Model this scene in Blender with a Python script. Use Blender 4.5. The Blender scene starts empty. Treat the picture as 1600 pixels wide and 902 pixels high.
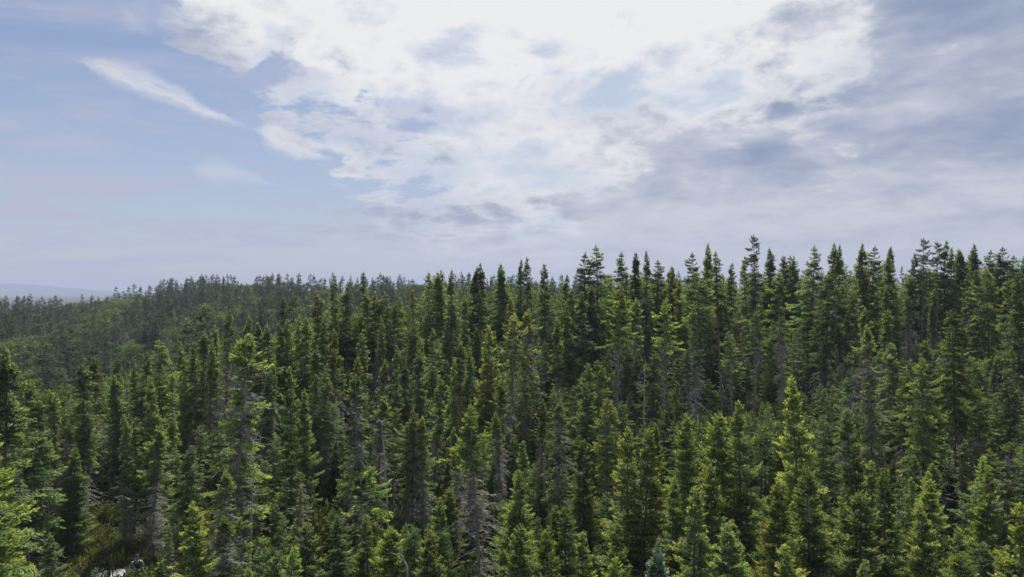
import bpy, math, random
import numpy as np
from mathutils import Vector

# ------------------------------------------------------------------ scene, camera, sky, sun, exposure
sc = bpy.context.scene
COL = sc.collection
PI = math.pi
R = math.radians
CAM_H = 14.0                       # drone height above the clearing
FPX = 1081.0                       # focal length in photo pixels (1600 wide)
HZN = 457.0                        # photo row of the true horizon

cam_d = bpy.data.cameras.new('camera')
cam_d.sensor_width = 36.0
cam_d.lens = 36.0 * FPX / 1600.0
cam_d.shift_y = (HZN - 451.0) / 1600.0
cam_d.clip_start = 0.1
cam_d.clip_end = 30000.0
cam = bpy.data.objects.new('camera', cam_d)
COL.objects.link(cam)
cam.location = (0, 0, CAM_H)
cam.rotation_euler = (PI / 2, 0, 0)
sc.camera = cam

SUN_EL, SUN_AZ = R(55), R(4)       # azimuth measured from +Y (view direction) towards +X
SKY_STRENGTH = 0.05
SEED_A, SEED_B = 14.4, 12.2           # which clouds the deck shows
sun_dir = Vector((math.sin(SUN_AZ) * math.cos(SUN_EL), math.cos(SUN_AZ) * math.cos(SUN_EL), math.sin(SUN_EL)))
sun_d = bpy.data.lights.new('sun', 'SUN')
sun_d.energy = 5.0
sun_d.angle = R(6.0)               # sun seen through thin bright cloud
sun_d.color = (1.0, 0.965, 0.90)
sun = bpy.data.objects.new('sun', sun_d)
COL.objects.link(sun)
sun.location = (0, 60, 80)
sun.rotation_euler = (-sun_dir).to_track_quat('-Z', 'Y').to_euler()

sc.view_settings.view_transform = 'Standard'
sc.view_settings.look = 'None'
sc.view_settings.gamma = 1.0
sc.view_settings.use_curve_mapping = False
sc.view_settings.exposure = 0.85
sc.cycles.max_bounces = 5
sc.cycles.diffuse_bounces = 3
sc.cycles.glossy_bounces = 1
sc.cycles.transmission_bounces = 3
sc.cycles.volume_bounces = 1
sc.cycles.use_denoising = True


class E:
    """A node socket or a number with arithmetic, to write shader maths in one line."""
    def __init__(self, tree, v):
        self.t, self.v = tree, v

    def _m(self, op, *a):
        n = self.t.nodes.new('ShaderNodeMath')
        n.operation = op
        for i, x in enumerate((self,) + a):
            x = x.v if isinstance(x, E) else x
            if isinstance(x, (int, float)):
                n.inputs[i].default_value = x
            else:
                self.t.links.new(x, n.inputs[i])
        return E(self.t, n.outputs[0])

    def __add__(s, o): return s._m('ADD', o)
    __radd__ = __add__
    def __mul__(s, o): return s._m('MULTIPLY', o)
    __rmul__ = __mul__
    def __sub__(s, o): return s._m('SUBTRACT', o)
    def __rsub__(s, o): return E(s.t, o)._m('SUBTRACT', s)
    def __truediv__(s, o): return s._m('DIVIDE', o)
    def __neg__(s): return s._m('MULTIPLY', -1.0)
    def max(s, o): return s._m('MAXIMUM', o)
    def min(s, o): return s._m('MINIMUM', o)
    def pow(s, o): return s._m('POWER', o)
    def f(s, op): return s._m(op)

    def ramp(s, a, b, c=0.0, d=1.0, smooth=True):
        n = s.t.nodes.new('ShaderNodeMapRange')
        n.interpolation_type = 'SMOOTHSTEP' if smooth else 'LINEAR'
        n.clamp = True
        s.t.links.new(s.v, n.inputs[0])
        for i, x in enumerate((a, b, c, d)):
            n.inputs[i + 1].default_value = x
        return E(s.t, n.outputs[0])


def vec(t, x, y, z):
    n = t.nodes.new('ShaderNodeCombineXYZ')
    for i, a in enumerate((x, y, z)):
        a = a.v if isinstance(a, E) else a
        if isinstance(a, (int, float)):
            n.inputs[i].default_value = a
        else:
            t.links.new(a, n.inputs[i])
    return n.outputs[0]


def noise(t, v, scale, detail=6, rough=0.55, dist=0.0):
    n = t.nodes.new('ShaderNodeTexNoise')
    n.inputs['Scale'].default_value = scale
    n.inputs['Detail'].default_value = detail
    n.inputs['Roughness'].default_value = rough
    n.inputs['Distortion'].default_value = dist
    if v is not None:
        t.links.new(v, n.inputs['Vector'])
    return E(t, n.outputs['Fac'])


def mixc(t, fac, a, b, mode='MIX'):
    n = t.nodes.new('ShaderNodeMix')
    n.data_type = 'RGBA'
    n.blend_type = mode
    n.clamp_factor = True
    for sock, x in ((n.inputs[0], fac), (n.inputs[6], a), (n.inputs[7], b)):
        x = x.v if isinstance(x, E) else x
        if isinstance(x, (int, float)):
            sock.default_value = x
        elif isinstance(x, tuple):
            sock.default_value = (*x, 1.0)
        else:
            t.links.new(x, sock)
    return n.outputs[2]


def build_world():
    w = bpy.data.worlds.new('World')
    sc.world = w
    w.use_nodes = True
    t = w.node_tree
    t.nodes.clear()
    out = t.nodes.new('ShaderNodeOutputWorld')
    bg = t.nodes.new('ShaderNodeBackground')
    bg.inputs[1].default_value = SKY_STRENGTH
    t.links.new(bg.outputs[0], out.inputs[0])
    sky = t.nodes.new('ShaderNodeTexSky')
    sky.sky_type = 'NISHITA'
    sky.sun_disc = False
    sky.sun_elevation = SUN_EL
    sky.sun_rotation = SUN_AZ
    sky.air_density = 1.0
    sky.dust_density = 0.4
    sky.ozone_density = 3.0
    tc = t.nodes.new('ShaderNodeTexCoord')
    sep = t.nodes.new('ShaderNodeSeparateXYZ')
    t.links.new(tc.outputs['Generated'], sep.inputs[0])
    dx, dy, dz = (E(t, sep.outputs[i]) for i in range(3))
    el = dz.max(-1.0).min(1.0).f('ARCSINE')
    flat = (dx * dx + dy * dy).f('SQRT').max(0.001)
    sa = dx / flat                                            # sine of the azimuth
    up = dz.max(0.0) + 0.16
    cx, cy = dx / up, dy / up                                 # position on a flat cloud layer
    P = vec(t, cx, cy, 0.37)
    n_big = noise(t, P, 0.9, 2, 0.5, 0.3)
    n_mid = noise(t, P, 2.3, 9, 0.60, 0.25)
    n_fine = noise(t, P, 6.5, 8, 0.62, 0.2)
    P2 = vec(t, cx * 0.55 + 3.1, cy * 1.25, 1.7)
    n_band = noise(t, P2, 1.9, 8, 0.58, 0.4)
    SP = vec(t, sa * 3.4, el * 6.0, SEED_A)
    n_puff = noise(t, SP, 1.7, 9, 0.60, 0.35)
    n_soft = noise(t, vec(t, sa * 2.6, el * 8.5, SEED_B), 1.5, 6, 0.56, 0.5)
    n_lump = noise(t, vec(t, sa * 3.0, el * 5.0, 9.4), 4.2, 7, 0.60, 0.2)
    # cloud cover: the deck begins a little to the left of the middle and goes on to the right
    edge = sa + 0.235 + (el - 0.22).max(0.0) * 1.15 + (el - 0.22).min(0.0) * 0.2 + (n_mid - 0.5) * 0.62 + (n_puff - 0.5) * 0.55 + (n_fine - 0.5) * 0.26
    cover = edge.ramp(-0.015, 0.06)
    holes = (n_puff * 0.55 + n_big * 0.45 + n_lump * 0.35 + sa * 0.18).ramp(0.55, 0.70)
    cover = cover * (holes * 0.62 + 0.38)
    # glow of the veiled sun through the deck
    dot = dx * sun_dir.x + dy * sun_dir.y + dz * sun_dir.z
    ang = dot.min(0.9999).f('ARCCOSINE') + (n_puff - 0.5) * 0.72 + (n_mid - 0.5) * 0.30 + (n_lump - 0.5) * 0.52 + (n_fine - 0.5) * 0.15 + (sa + 0.05).max(0.0) * 0.42
    glow = ang.ramp(0.95, 0.75)
    thick = (n_soft * 0.8 + n_mid * 0.62 + n_lump * 0.38 + n_fine * 0.22 + sa * 0.14).ramp(0.82, 1.36) * el.ramp(0.02, 0.15, 0.40, 1.0)
    k = 1.0 / SKY_STRENGTH
    c_thin = tuple(x * k for x in (0.355, 0.364, 0.405))
    c_thick = tuple(x * k for x in (0.148, 0.182, 0.268))
    c_white = tuple(x * k for x in (0.485, 0.485, 0.49))
    cl = mixc(t, thick, c_thin, c_thick)
    cl = mixc(t, glow, cl, c_white)
    # thin high streaks over the clear part
    def streak(az0, el0, az1, el1, w0, seed):
        ex, ey = az1 - az0, el1 - el0
        L = math.hypot(ex, ey)
        ex, ey = ex / L, ey / L
        az = dx._m('ARCTAN2', dy)
        wob = (noise(t, vec(t, az * 5.0, el * 5.0, seed), 1.6, 7, 0.62) - 0.5)
        u = (az - az0) * ex + (el - el0) * ey
        v = (az - az0) * (-ey) + (el - el0) * ex + wob * (w0 * 4.5)
        along = (u / L)
        width = along.ramp(0.0, 0.25, 0.1, 1.0) * along.ramp(0.3, 1.05, 1.0, 0.12) * w0
        wisp = noise(t, vec(t, u * 9.0, v * 60.0, seed + 1.0), 1.0, 6, 0.65).ramp(0.18, 0.62)
        return (v.f('ABSOLUTE') / width).ramp(1.9, 0.1) * wisp * u.ramp(-0.01, 0.03) * u.ramp(L + 0.02, L - 0.05)
    def ae(px, py):
        a = math.atan2(px - 800, FPX)
        return a, math.atan2((HZN - py), math.hypot(FPX, px - 800))
    st = streak(*ae(120, 92), *ae(390, 196), 0.012, 2.0).max(streak(*ae(392, 205), *ae(518, 249), 0.014, 5.0) * 1.4)
    st = st.max(streak(*ae(290, 262), *ae(440, 280), 0.012, 9.0) * 0.45).max(streak(*ae(500, 372), *ae(585, 362), 0.005, 12.0) * 0.5)
    st = st.max(streak(*ae(190, 5), *ae(240, 60), 0.015, 15.0) * 0.4)
    P3 = vec(t, cx * 0.8 + cy * 0.35 + 7.0, cy * 1.6 - cx * 0.6, 4.2)
    veil = noise(t, P3, 1.5, 8, 0.62, 0.6).ramp(0.40, 0.74)
    low = el.ramp(0.30, 0.0)
    clear = mixc(t, (veil * 0.62 + low * 0.42 + 0.16), sky.outputs[0], tuple(x * k for x in (0.272, 0.280, 0.362)))
    # towards the horizon all cloud melts into pale air
    fade = el.ramp(0.0, 0.10)
    sky_c = mixc(t, cover * (fade * 0.4 + 0.6), clear, cl)
    sky_c = mixc(t, st * 0.85, sky_c, tuple(x * k for x in (0.41, 0.414, 0.44)))
    t.links.new(sky_c, bg.inputs[0])


build_world()

# ------------------------------------------------------------------ small helpers
def tag(o, label=None, cat=None, group=None, kind=None):
    for k_, v_ in (('label', label), ('category', cat), ('group', group), ('kind', kind)):
        if v_:
            o[k_] = v_
    return o


def link(o, parent=None):
    COL.objects.link(o)
    if parent:
        o.parent = parent
    return o


def empty(name, loc=(0, 0, 0), rz=0.0):
    o = bpy.data.objects.new(name, None)
    o.empty_display_size = 0.2
    o.location = loc
    o.rotation_euler = (0, 0, rz)
    return link(o)


class MB:
    """Collects quads as numpy arrays and turns them into one mesh."""
    def __init__(self):
        self.v, self.q, self.m, self.a, self.n = [], [], [], [], 0

    def add(self, verts, quads, mat=0, attr=0.0):
        verts = np.asarray(verts, np.float32).reshape(-1, 3)
        quads = np.asarray(quads, np.int32).reshape(-1, 4)
        self.v.append(verts)
        self.q.append(quads + self.n)
        self.n += len(verts)
        self.m.append(np.broadcast_to(np.asarray(mat, np.int32), (len(quads),)))
        self.a.append(np.broadcast_to(np.asarray(attr, np.float32), (len(quads),)))

    def leaves(self, quads_xyz, attr=0.0, mat=0):
        n = len(quads_xyz)
        self.add(quads_xyz.reshape(-1, 3), np.arange(n * 4).reshape(n, 4), mat, attr)

    def tubes(self, pts, rad, sides=3, mat=0, attr=0.0):
        """pts (n,k,3), rad (n,k): n tapered tubes."""
        pts = np.asarray(pts, np.float32)
        rad = np.asarray(rad, np.float32)
        n, k_, _ = pts.shape
        d = np.gradient(pts, axis=1)
        d /= np.linalg.norm(d, axis=2, keepdims=True) + 1e-9
        ref = np.where(np.abs(d[:, :1, 2:3]) > 0.8, np.array([[[1.0, 0, 0]]]), np.array([[[0, 0, 1.0]]]))
        s1 = np.cross(d, np.broadcast_to(ref, d.shape))
        s1 /= np.linalg.norm(s1, axis=2, keepdims=True) + 1e-9
        s2 = np.cross(d, s1)
        ph = np.arange(sides) * 2 * PI / sides
        ring = pts[:, :, None, :] + rad[:, :, None, None] * (s1[:, :, None, :] * np.cos(ph)[None, None, :, None] + s2[:, :, None, :] * np.sin(ph)[None, None, :, None])
        idx = np.arange(n * k_ * sides).reshape(n, k_, sides)
        nx = np.roll(idx, -1, axis=2)
        q = np.stack([idx[:, :-1], nx[:, :-1], nx[:, 1:], idx[:, 1:]], axis=-1)
        self.add(ring.reshape(-1, 3), q.reshape(-1, 4), mat, attr)

    def mesh(self, name, mats, smooth=False):
        v = np.concatenate(self.v)
        q = np.concatenate(self.q)
        me = bpy.data.meshes.new(name)
        me.vertices.add(len(v))
        me.vertices.foreach_set('co', v.ravel())
        me.loops.add(q.size)
        me.loops.foreach_set('vertex_index', q.ravel())
        me.polygons.add(len(q))
        me.polygons.foreach_set('loop_start', np.arange(0, q.size, 4, dtype=np.int32))
        me.polygons.foreach_set('material_index', np.concatenate(self.m).astype(np.int32))
        me.polygons.foreach_set('use_smooth', np.full(len(q), smooth))
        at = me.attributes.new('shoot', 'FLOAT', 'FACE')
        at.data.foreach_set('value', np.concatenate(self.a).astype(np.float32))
        for m in mats:
            me.materials.append(m)
        me.update(calc_edges=True)
        return me


def new_mat(name):
    m = bpy.data.materials.new(name)
    m.use_nodes = True
    m.node_tree.nodes.clear()
    return m, m.node_tree, m.node_tree.nodes.new('ShaderNodeOutputMaterial')


def foliage_mat(name, dark, light, trans=0.30, tcol=1.25, var=0.5):
    """needles or leaves: older growth `dark`, this year's shoots `light`, each tree a little different"""
    m, t, out = new_mat(name)
    at = t.nodes.new('ShaderNodeAttribute')
    at.attribute_name = 'shoot'
    oi = t.nodes.new('ShaderNodeObjectInfo')
    rnd = E(t, oi.outputs['Random'])
    geo = t.nodes.new('ShaderNodeNewGeometry')
    isl = E(t, geo.outputs['Random Per Island'])
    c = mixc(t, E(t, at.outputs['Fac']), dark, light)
    hs = t.nodes.new('ShaderNodeHueSaturation')
    t.links.new((0.490 + rnd * 0.026).v, hs.inputs['Hue'])
    t.links.new(((rnd * 7.13).f('FRACT') * 0.22 + 0.84).v, hs.inputs['Saturation'])
    t.links.new((((rnd * 3.71).f('FRACT') * var + (1.0 - var * 0.5)) * (isl * 0.5 + 0.75)).v, hs.inputs['Value'])
    t.links.new(c, hs.inputs['Color'])
    col = mixc(t, 1.0, hs.outputs[0], oi.outputs['Color'], 'MULTIPLY')
    d = t.nodes.new('ShaderNodeBsdfDiffuse')
    t.links.new(col, d.inputs[0])
    tr = t.nodes.new('ShaderNodeBsdfTranslucent')
    col2 = mixc(t, 1.0, col, (tcol, tcol * 0.98, tcol * 0.55), 'MULTIPLY')
    t.links.new(col2, tr.inputs[0])
    mx = t.nodes.new('ShaderNodeMixShader')
    mx.inputs[0].default_value = trans
    t.links.new(d.outputs[0], mx.inputs[1])
    t.links.new(tr.outputs[0], mx.inputs[2])
    t.links.new(mx.outputs[0], out.inputs[0])
    return m


def bark_mat(name, a, b, scale=9.0, tinted=False):
    m, t, out = new_mat(name)
    tc = t.nodes.new('ShaderNodeTexCoord')
    mp = t.nodes.new('ShaderNodeMapping')
    mp.inputs['Scale'].default_value = (1, 1, 0.35)
    t.links.new(tc.outputs['Object'], mp.inputs[0])
    n = noise(t, mp.outputs[0], scale, 6, 0.65)
    c = mixc(t, n.ramp(0.32, 0.68), a, b)
    if tinted:
        oi = t.nodes.new('ShaderNodeObjectInfo')
        c = mixc(t, 1.0, c, oi.outputs['Color'], 'MULTIPLY')
    p = t.nodes.new('ShaderNodeBsdfPrincipled')
    p.inputs['Roughness'].default_value = 0.9
    p.inputs['Specular IOR Level'].default_value = 0.15
    t.links.new(c, p.inputs['Base Color'])
    t.links.new(p.outputs[0], out.inputs[0])
    return m


def plain_mat(name, col, rough=0.8, var=0.2, scale=6.0):
    m, t, out = new_mat(name)
    tc = t.nodes.new('ShaderNodeTexCoord')
    n = noise(t, tc.outputs['Object'], scale, 4)
    c = mixc(t, n, tuple(x * (1 - var) for x in col), tuple(x * (1 + var) for x in col))
    p = t.nodes.new('ShaderNodeBsdfPrincipled')
    p.inputs['Roughness'].default_value = rough
    p.inputs['Specular IOR Level'].default_value = 0.25
    t.links.new(c, p.inputs['Base Color'])
    t.links.new(p.outputs[0], out.inputs[0])
    return m


M_NEEDLE = foliage_mat('spruce_needles', (0.076, 0.126, 0.056), (0.265, 0.31, 0.094), 0.44, var=0.62)  # second colour: fresh growth with the look of sunlit tips painted in
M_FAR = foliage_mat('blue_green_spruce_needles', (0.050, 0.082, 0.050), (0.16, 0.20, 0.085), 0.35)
M_FIR = foliage_mat('blue_fir_needles', (0.055, 0.105, 0.060), (0.21, 0.29, 0.185), 0.25, 1.0)
M_BIRCH = foliage_mat('birch_leaves', (0.070, 0.108, 0.042), (0.14, 0.19, 0.062), 0.42)
M_SHRUB = foliage_mat('willow_leaves', (0.13, 0.17, 0.045), (0.24, 0.27, 0.075), 0.35)
M_HERB = foliage_mat('moor_plants', (0.105, 0.098, 0.036), (0.15, 0.165, 0.05), 0.25)
M_BARK = bark_mat('spruce_bark', (0.075, 0.065, 0.060), (0.20, 0.18, 0.165))
M_LIMB = bark_mat('lichen_twigs', (0.14, 0.13, 0.12), (0.28, 0.268, 0.245), 5.0)
M_LICHEN = bark_mat('lichen_grey_twigs', (0.16, 0.155, 0.145), (0.34, 0.33, 0.305), 5.0)
M_GREY = bark_mat('grey_spruce_bark', (0.16, 0.148, 0.14), (0.36, 0.34, 0.325))
M_DEAD = bark_mat('weathered_dead_wood', (0.22, 0.205, 0.195), (0.42, 0.40, 0.38), 7.0)
M_PALE = bark_mat('pale_birch_bark', (0.36, 0.345, 0.32), (0.62, 0.60, 0.57), 6.0)

# ------------------------------------------------------------------ terrain
PXK = [-700, 0, 120, 200, 300, 400, 600, 900, 1400, 1700, 2400]
CR_D = [36, 40, 44.8, 48, 53, 58, 70, 78, 84, 86, 90]                # distance of the near crest for each bearing
CR_Z = [0.0, 0.0, 0.36, 0.6, 1.8, 3.0, 4.8, 6.0, 6.6, 7.0, 7.5]      # its height
FL_Z = [-6, -7, -7, -6.5, -5.5, -4.5, -2, 2, 4, 4, 4]                # ground behind the crest
FH_Z = [-3, -0.5, 1.0, 4.0, 8.0, 8.5, 9.0, 7, 5, 5, 5]                  # top of the far hill, 290 m out


def smooth01(x):
    x = np.clip(x, 0, 1)
    return x * x * (3 - 2 * x)


def terrain(x, y):
    x, y = np.asarray(x, float), np.asarray(y, float)
    r = np.hypot(x, y)
    th = np.arctan2(np.abs(x), y)
    thc = np.minimum(th, R(56))
    D = r * np.cos(thc)
    px = 800 + FPX * np.tan(thc) * np.sign(x)
    cd, cz = np.interp(px, PXK, CR_D), np.interp(px, PXK, CR_Z)
    fz, hz = np.interp(px, PXK, FL_Z), np.interp(px, PXK, FH_Z)
    z = cz * smooth01((D - 27) / (cd - 27)) ** 0.8
    z = z + (fz - cz) * smooth01((D - cd) / 48)
    z = z + (hz - fz) * smooth01((D - 105) / 185)
    z = z + (-8 - hz) * smooth01((D - 300) / 500)
    ridge = 50 + 30 * np.sin(px * 0.009 + 1.6) + 16 * np.sin(px * 0.023 + 1) + 6 * np.sin(px * 0.061)
    z = z + np.maximum(ridge, 5) * smooth01((D - 4300) / 1400)
    b = 0.16 * np.sin(x * 0.9 + 1.3) * np.sin(y * 0.8) + 0.10 * np.sin(x * 2.1 + y * 1.3) + 0.5 * np.sin(x * 0.11 + 2) * np.sin(y * 0.09)
    return z + b * smooth01((r - 16) / 10)


def tz(x, y):
    return float(terrain(x, y))


def ground_mat():
    m, t, out = new_mat('forest_floor')
    geo = t.nodes.new('ShaderNodeNewGeometry')
    pos = geo.outputs['Position']
    a = noise(t, pos, 0.35, 6, 0.6)
    b = noise(t, pos, 2.6, 8, 0.65)
    c = noise(t, pos, 14.0, 4, 0.6)
    col = mixc(t, a.ramp(0.35, 0.65), (0.032, 0.036, 0.017), (0.060, 0.047, 0.029))
    col = mixc(t, b.ramp(0.42, 0.70), col, (0.050, 0.060, 0.022))
    col = mixc(t, c.ramp(0.35, 0.75), col, (0.020, 0.018, 0.013))
    p = t.nodes.new('ShaderNodeBsdfPrincipled')
    p.inputs['Roughness'].default_value = 0.95
    p.inputs['Specular IOR Level'].default_value = 0.1
    t.links.new(col, p.inputs['Base Color'])
    bp = t.nodes.new('ShaderNodeBump')
    bp.inputs['Strength'].default_value = 0.7
    bp.inputs['Distance'].default_value = 0.15
    t.links.new((b * 0.7 + c * 0.3).v, bp.inputs['Height'])
    t.links.new(bp.outputs[0], p.inputs['Normal'])
    t.links.new(p.outputs[0], out.inputs[0])
    return m


def build_ground():
    na = 220
    rad = np.concatenate([[0.5], np.geomspace(3, 16, 10)[:-1], np.linspace(16, 110, 110)[:-1], np.geomspace(110, 6800, 60)])
    ang = np.linspace(0, 2 * PI, na, endpoint=False)
    x = rad[:, None] * np.sin(ang)[None]
    y = rad[:, None] * np.cos(ang)[None]
    v = np.stack([x, y, terrain(x, y)], -1)
    idx = np.arange(len(rad) * na).reshape(len(rad), na)
    nx = np.roll(idx, -1, 1)
    q = np.stack([idx[:-1], idx[1:], nx[1:], nx[:-1]], -1)
    mb = MB()
    mb.add(v, q)
    o = link(bpy.data.objects.new('ground', mb.mesh('ground', [ground_mat()], True)))
    tag(o, kind='structure', label='dark mossy forest floor sloping up under the spruces')


build_ground()

# ------------------------------------------------------------------ spruce prototypes (10 m tall, shared meshes)
def unit(a):
    return a / (np.linalg.norm(a, axis=-1, keepdims=True) + 1e-9)


def sprays(mb, rng, base, rad, lat, L, slope, sag, curl, per_m, size, fan, lit_shoot_p, minimum=9, mat=0, hang=0.25, small=None):
    """needle sprays along drooping branches. base (n,3), rad/lat (n,3) unit, L (n,)"""
    cnt = np.maximum(minimum, (L * per_m * rng.uniform(0.75, 1.25, len(L))).astype(int))
    i = np.repeat(np.arange(len(L)), cnt)
    n = len(i)
    s = rng.uniform(0.03, 1.0, n) ** 0.85
    Li = L[i]
    u = rng.uniform(-1, 1, n)
    w = fan * Li * (1.08 - s) * (0.35 + s) + 0.03
    t = u * w
    s2 = s + np.abs(t) * 0.35 / np.maximum(Li, 0.05)
    h = slope[i] * s2 - sag[i] * s2 ** 2 + curl[i] * np.maximum(0, s2 - 0.55) ** 2
    p = base[i] + rad[i] * (Li * s2)[:, None] + lat[i] * t[:, None]
    p[:, 2] += Li * h - hang * np.abs(t) + rng.normal(0, 0.028, n)
    ds = slope[i] - 2 * sag[i] * s2 + 2 * curl[i] * np.maximum(0, s2 - 0.55)
    d = rad[i] * rng.uniform(0.45, 1.0, n)[:, None] + lat[i] * (np.sign(u) * rng.uniform(0.1, 0.95, n))[:, None]
    d[:, 2] += ds * 0.8 + rng.normal(0.05, 0.30, n)
    d = unit(d)
    ln = size * rng.uniform(0.55, 1.25, n) * (1.0 if small is None else small[i])
    up = np.stack([rng.normal(0, 0.55, n), rng.normal(0, 0.55, n), np.ones(n)], -1)
    side = unit(np.cross(d, up))
    wd = ln * rng.uniform(0.16, 0.27, n)
    q = np.stack([p, p + d * (ln * 0.45)[:, None] + side * wd[:, None], p + d * ln[:, None], p + d * (ln * 0.45)[:, None] - side * wd[:, None]], 1)
    end = np.clip((s2 - 0.52) / 0.34, 0, 1) + np.clip((np.abs(u) - 0.75) / 0.25, 0, 1) * 0.5  # paler branch ends: new growth, spread further in to paint sunlit tips
    sh = np.clip(end, 0, 1) * (rng.uniform(0, 1, n) < lit_shoot_p) * rng.uniform(0.55, 1.0, n)
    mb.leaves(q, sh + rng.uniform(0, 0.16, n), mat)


def spruce(seed, R0=1.0, live=0.65, style='club', gap=0.15, whorl=0.20, per=6.6, per_m=140, size=0.138, shoot=0.75,
           dead_len=1.0, bend=0.1, lod=False, needle=None, slope0=0.10, lobes=0.25, h0=0.06):
    """One spruce, 10 m tall. live: share of the height (from the top) that carries needles."""
    rng = np.random.default_rng(seed)
    H = 10.0
    zz = []
    z = H - 0.12
    while z > H * h0:
        zz.append(z)
        z -= whorl * rng.uniform(0.7, 1.3) * (0.62 if z > H * 0.86 else 1.0)
    zz = np.array(zz)
    bx, by = rng.normal(0, bend, 2), rng.normal(0, bend, 2)

    def axis(z_):
        k_ = np.asarray(z_) / H
        return np.stack([bx[0] * np.sin(k_ * 2.2) * k_ + bx[1] * 0.5 * np.sin(k_ * 5.5) * (1 - k_) * k_ * 2,
                         by[0] * np.sin(k_ * 2.0) * k_ + by[1] * 0.5 * np.sin(k_ * 5.0) * (1 - k_) * k_ * 2, np.asarray(z_)], -1)

    cnt = rng.poisson(per * rng.uniform(0.7, 1.2, len(zz))).clip(2, 9)
    zb = np.repeat(zz, cnt) + rng.normal(0, 0.11, cnt.sum())
    zb = np.minimum(zb, H - 0.03 - rng.uniform(0, 0.2, len(zb)))
    n = len(zb)
    az = rng.uniform(0, 2 * PI, n)
    t = (H - zb) / H
    tl = t / live
    if style == 'club':
        prof = np.where(t < 0.16, 0.05 + 0.60 * (t / 0.16) ** 0.80, 0.65 + 0.35 * np.clip((t - 0.2) / 0.35, 0, 1))
        prof *= 1 - 0.16 * np.exp(-((t - 0.20) / 0.05) ** 2)
    elif style == 'cone':
        prof = 0.02 + 0.98 * np.clip(t / 0.75, 0, 1) ** 0.70
    elif style == 'spire':
        prof = 0.02 + 0.92 * np.clip(t / 0.55, 0, 1) ** 0.82
    else:                                                   # old, ragged
        prof = 0.05 + 0.95 * np.clip(t / 0.26, 0, 1) ** 0.8
    lob = 1 + lobes * np.sin(az * 2 + zb * 1.3 + seed) * np.sin(zb * 2.1 + seed * 1.7) + lobes * 0.7 * np.sin(zb * 4.3 + az + seed)
    L = R0 * prof * lob * rng.uniform(0.62, 1.12, n)
    alive = (tl < 1) & (rng.uniform(0, 1, n) > gap * np.clip(t / 0.15, 0, 1)) & (rng.uniform(0, 1, n) > np.clip((tl - 0.72) / 0.4, 0, 1))
    radv = np.stack([np.cos(az), np.sin(az), np.zeros(n)], -1)
    latv = np.stack([-np.sin(az), np.cos(az), np.zeros(n)], -1)
    base = axis(zb)
    slope = slope0 + 0.85 * np.exp(-t / 0.05) + rng.normal(0, 0.10, n)
    sag = 0.10 + 0.45 * np.clip(t / 0.6, 0, 1) + rng.normal(0, 0.07, n)
    if style == 'cone':
        slope = slope + 0.18
        sag = sag * 0.55
    curl = rng.uniform(0.4, 1.3, n) * np.clip(t / 0.1, 0.1, 1)
    cm = MB()
    a = alive
    if a.any():
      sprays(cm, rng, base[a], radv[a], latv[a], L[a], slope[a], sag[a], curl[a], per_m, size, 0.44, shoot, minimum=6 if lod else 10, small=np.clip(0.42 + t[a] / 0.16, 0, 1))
    # leader shoot and its upright side shoots
    k_ = 1 if live < 0.01 else 5 if lod else 16
    p = axis(np.linspace(H - 0.35, H, k_)) + rng.normal(0, 0.015, (k_, 3))
    d = unit(np.stack([rng.normal(0, .45, k_), rng.normal(0, .45, k_), np.ones(k_)], -1))
    ln = size * rng.uniform(0.7, 1.3, k_)
    sd = unit(np.cross(d, rng.normal(0, 1, (k_, 3))))
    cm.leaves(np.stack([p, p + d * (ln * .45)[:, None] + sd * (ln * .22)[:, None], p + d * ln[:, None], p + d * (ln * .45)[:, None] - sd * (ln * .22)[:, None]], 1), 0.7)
    # woody limbs, living and dead
    lm = MB()
    ss = np.array([0.0, 0.35, 0.7, 1.0])
    dead = ~alive & (t > 0.12)
    keep = (rng.uniform(0, 1, n) < (0.35 if lod else 1.0)) & (L > 0.18)
    for sel, dl in ((alive & keep, 0.86), (dead & keep, dead_len)):
        if not sel.any():
            continue
        Ls = L[sel] * dl * (1 if dl == 0.86 else rng.uniform(0.5, 1.15, sel.sum()))
        sg = sag[sel] * (1.0 if dl == 0.86 else 1.35)
        hgt = slope[sel][:, None] * ss - sg[:, None] * ss ** 2 + curl[sel][:, None] * np.maximum(0, ss - 0.55) ** 2
        pts = base[sel][:, None, :] + radv[sel][:, None, :] * (Ls[:, None] * ss)[..., None]
        pts[..., 2] += Ls[:, None] * hgt
        pts[:, 1:] += rng.normal(0, 0.03, pts[:, 1:].shape)
        r0 = 0.010 + 0.009 * Ls
        lm.tubes(pts, r0[:, None] * np.array([1.0, 0.75, 0.5, 0.2]) * (1.5 if lod else 1.0), 3)
        if not lod and dl != 0.86:                          # dead side twigs, some hung with lichen
            nt = 14
            i = np.repeat(np.arange(len(Ls)), nt)
            s = rng.uniform(0.15, 0.95, len(i))
            u = rng.choice([-1.0, 1.0], len(i))
            hh = slope[sel][i] * s - sg[i] * s ** 2 + curl[sel][i] * np.maximum(0, s - 0.55) ** 2
            p0 = base[sel][i] + radv[sel][i] * (Ls[i] * s)[:, None]
            p0[:, 2] += Ls[i] * hh
            tl_ = 0.30 * Ls[i] * rng.uniform(0.4, 1.2, len(i))
            p1 = p0 + radv[sel][i] * (tl_ * 0.6)[:, None] + latv[sel][i] * (u * tl_ * 0.8)[:, None]
            p1[:, 2] += rng.normal(-0.07, 0.06, len(i))
            pm = (p0 + p1) / 2 + rng.normal(0, 0.015, p0.shape)
            lm.tubes(np.stack([p0, pm, p1], 1), np.tile(np.array([0.011, 0.009, 0.004]), (len(i), 1)), 3)
    # trunk
    tm = MB()
    kz = np.concatenate([[-0.5, 0.0, 0.25], np.linspace(0.8, H - 0.04, 8 if lod else 22)])
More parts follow.
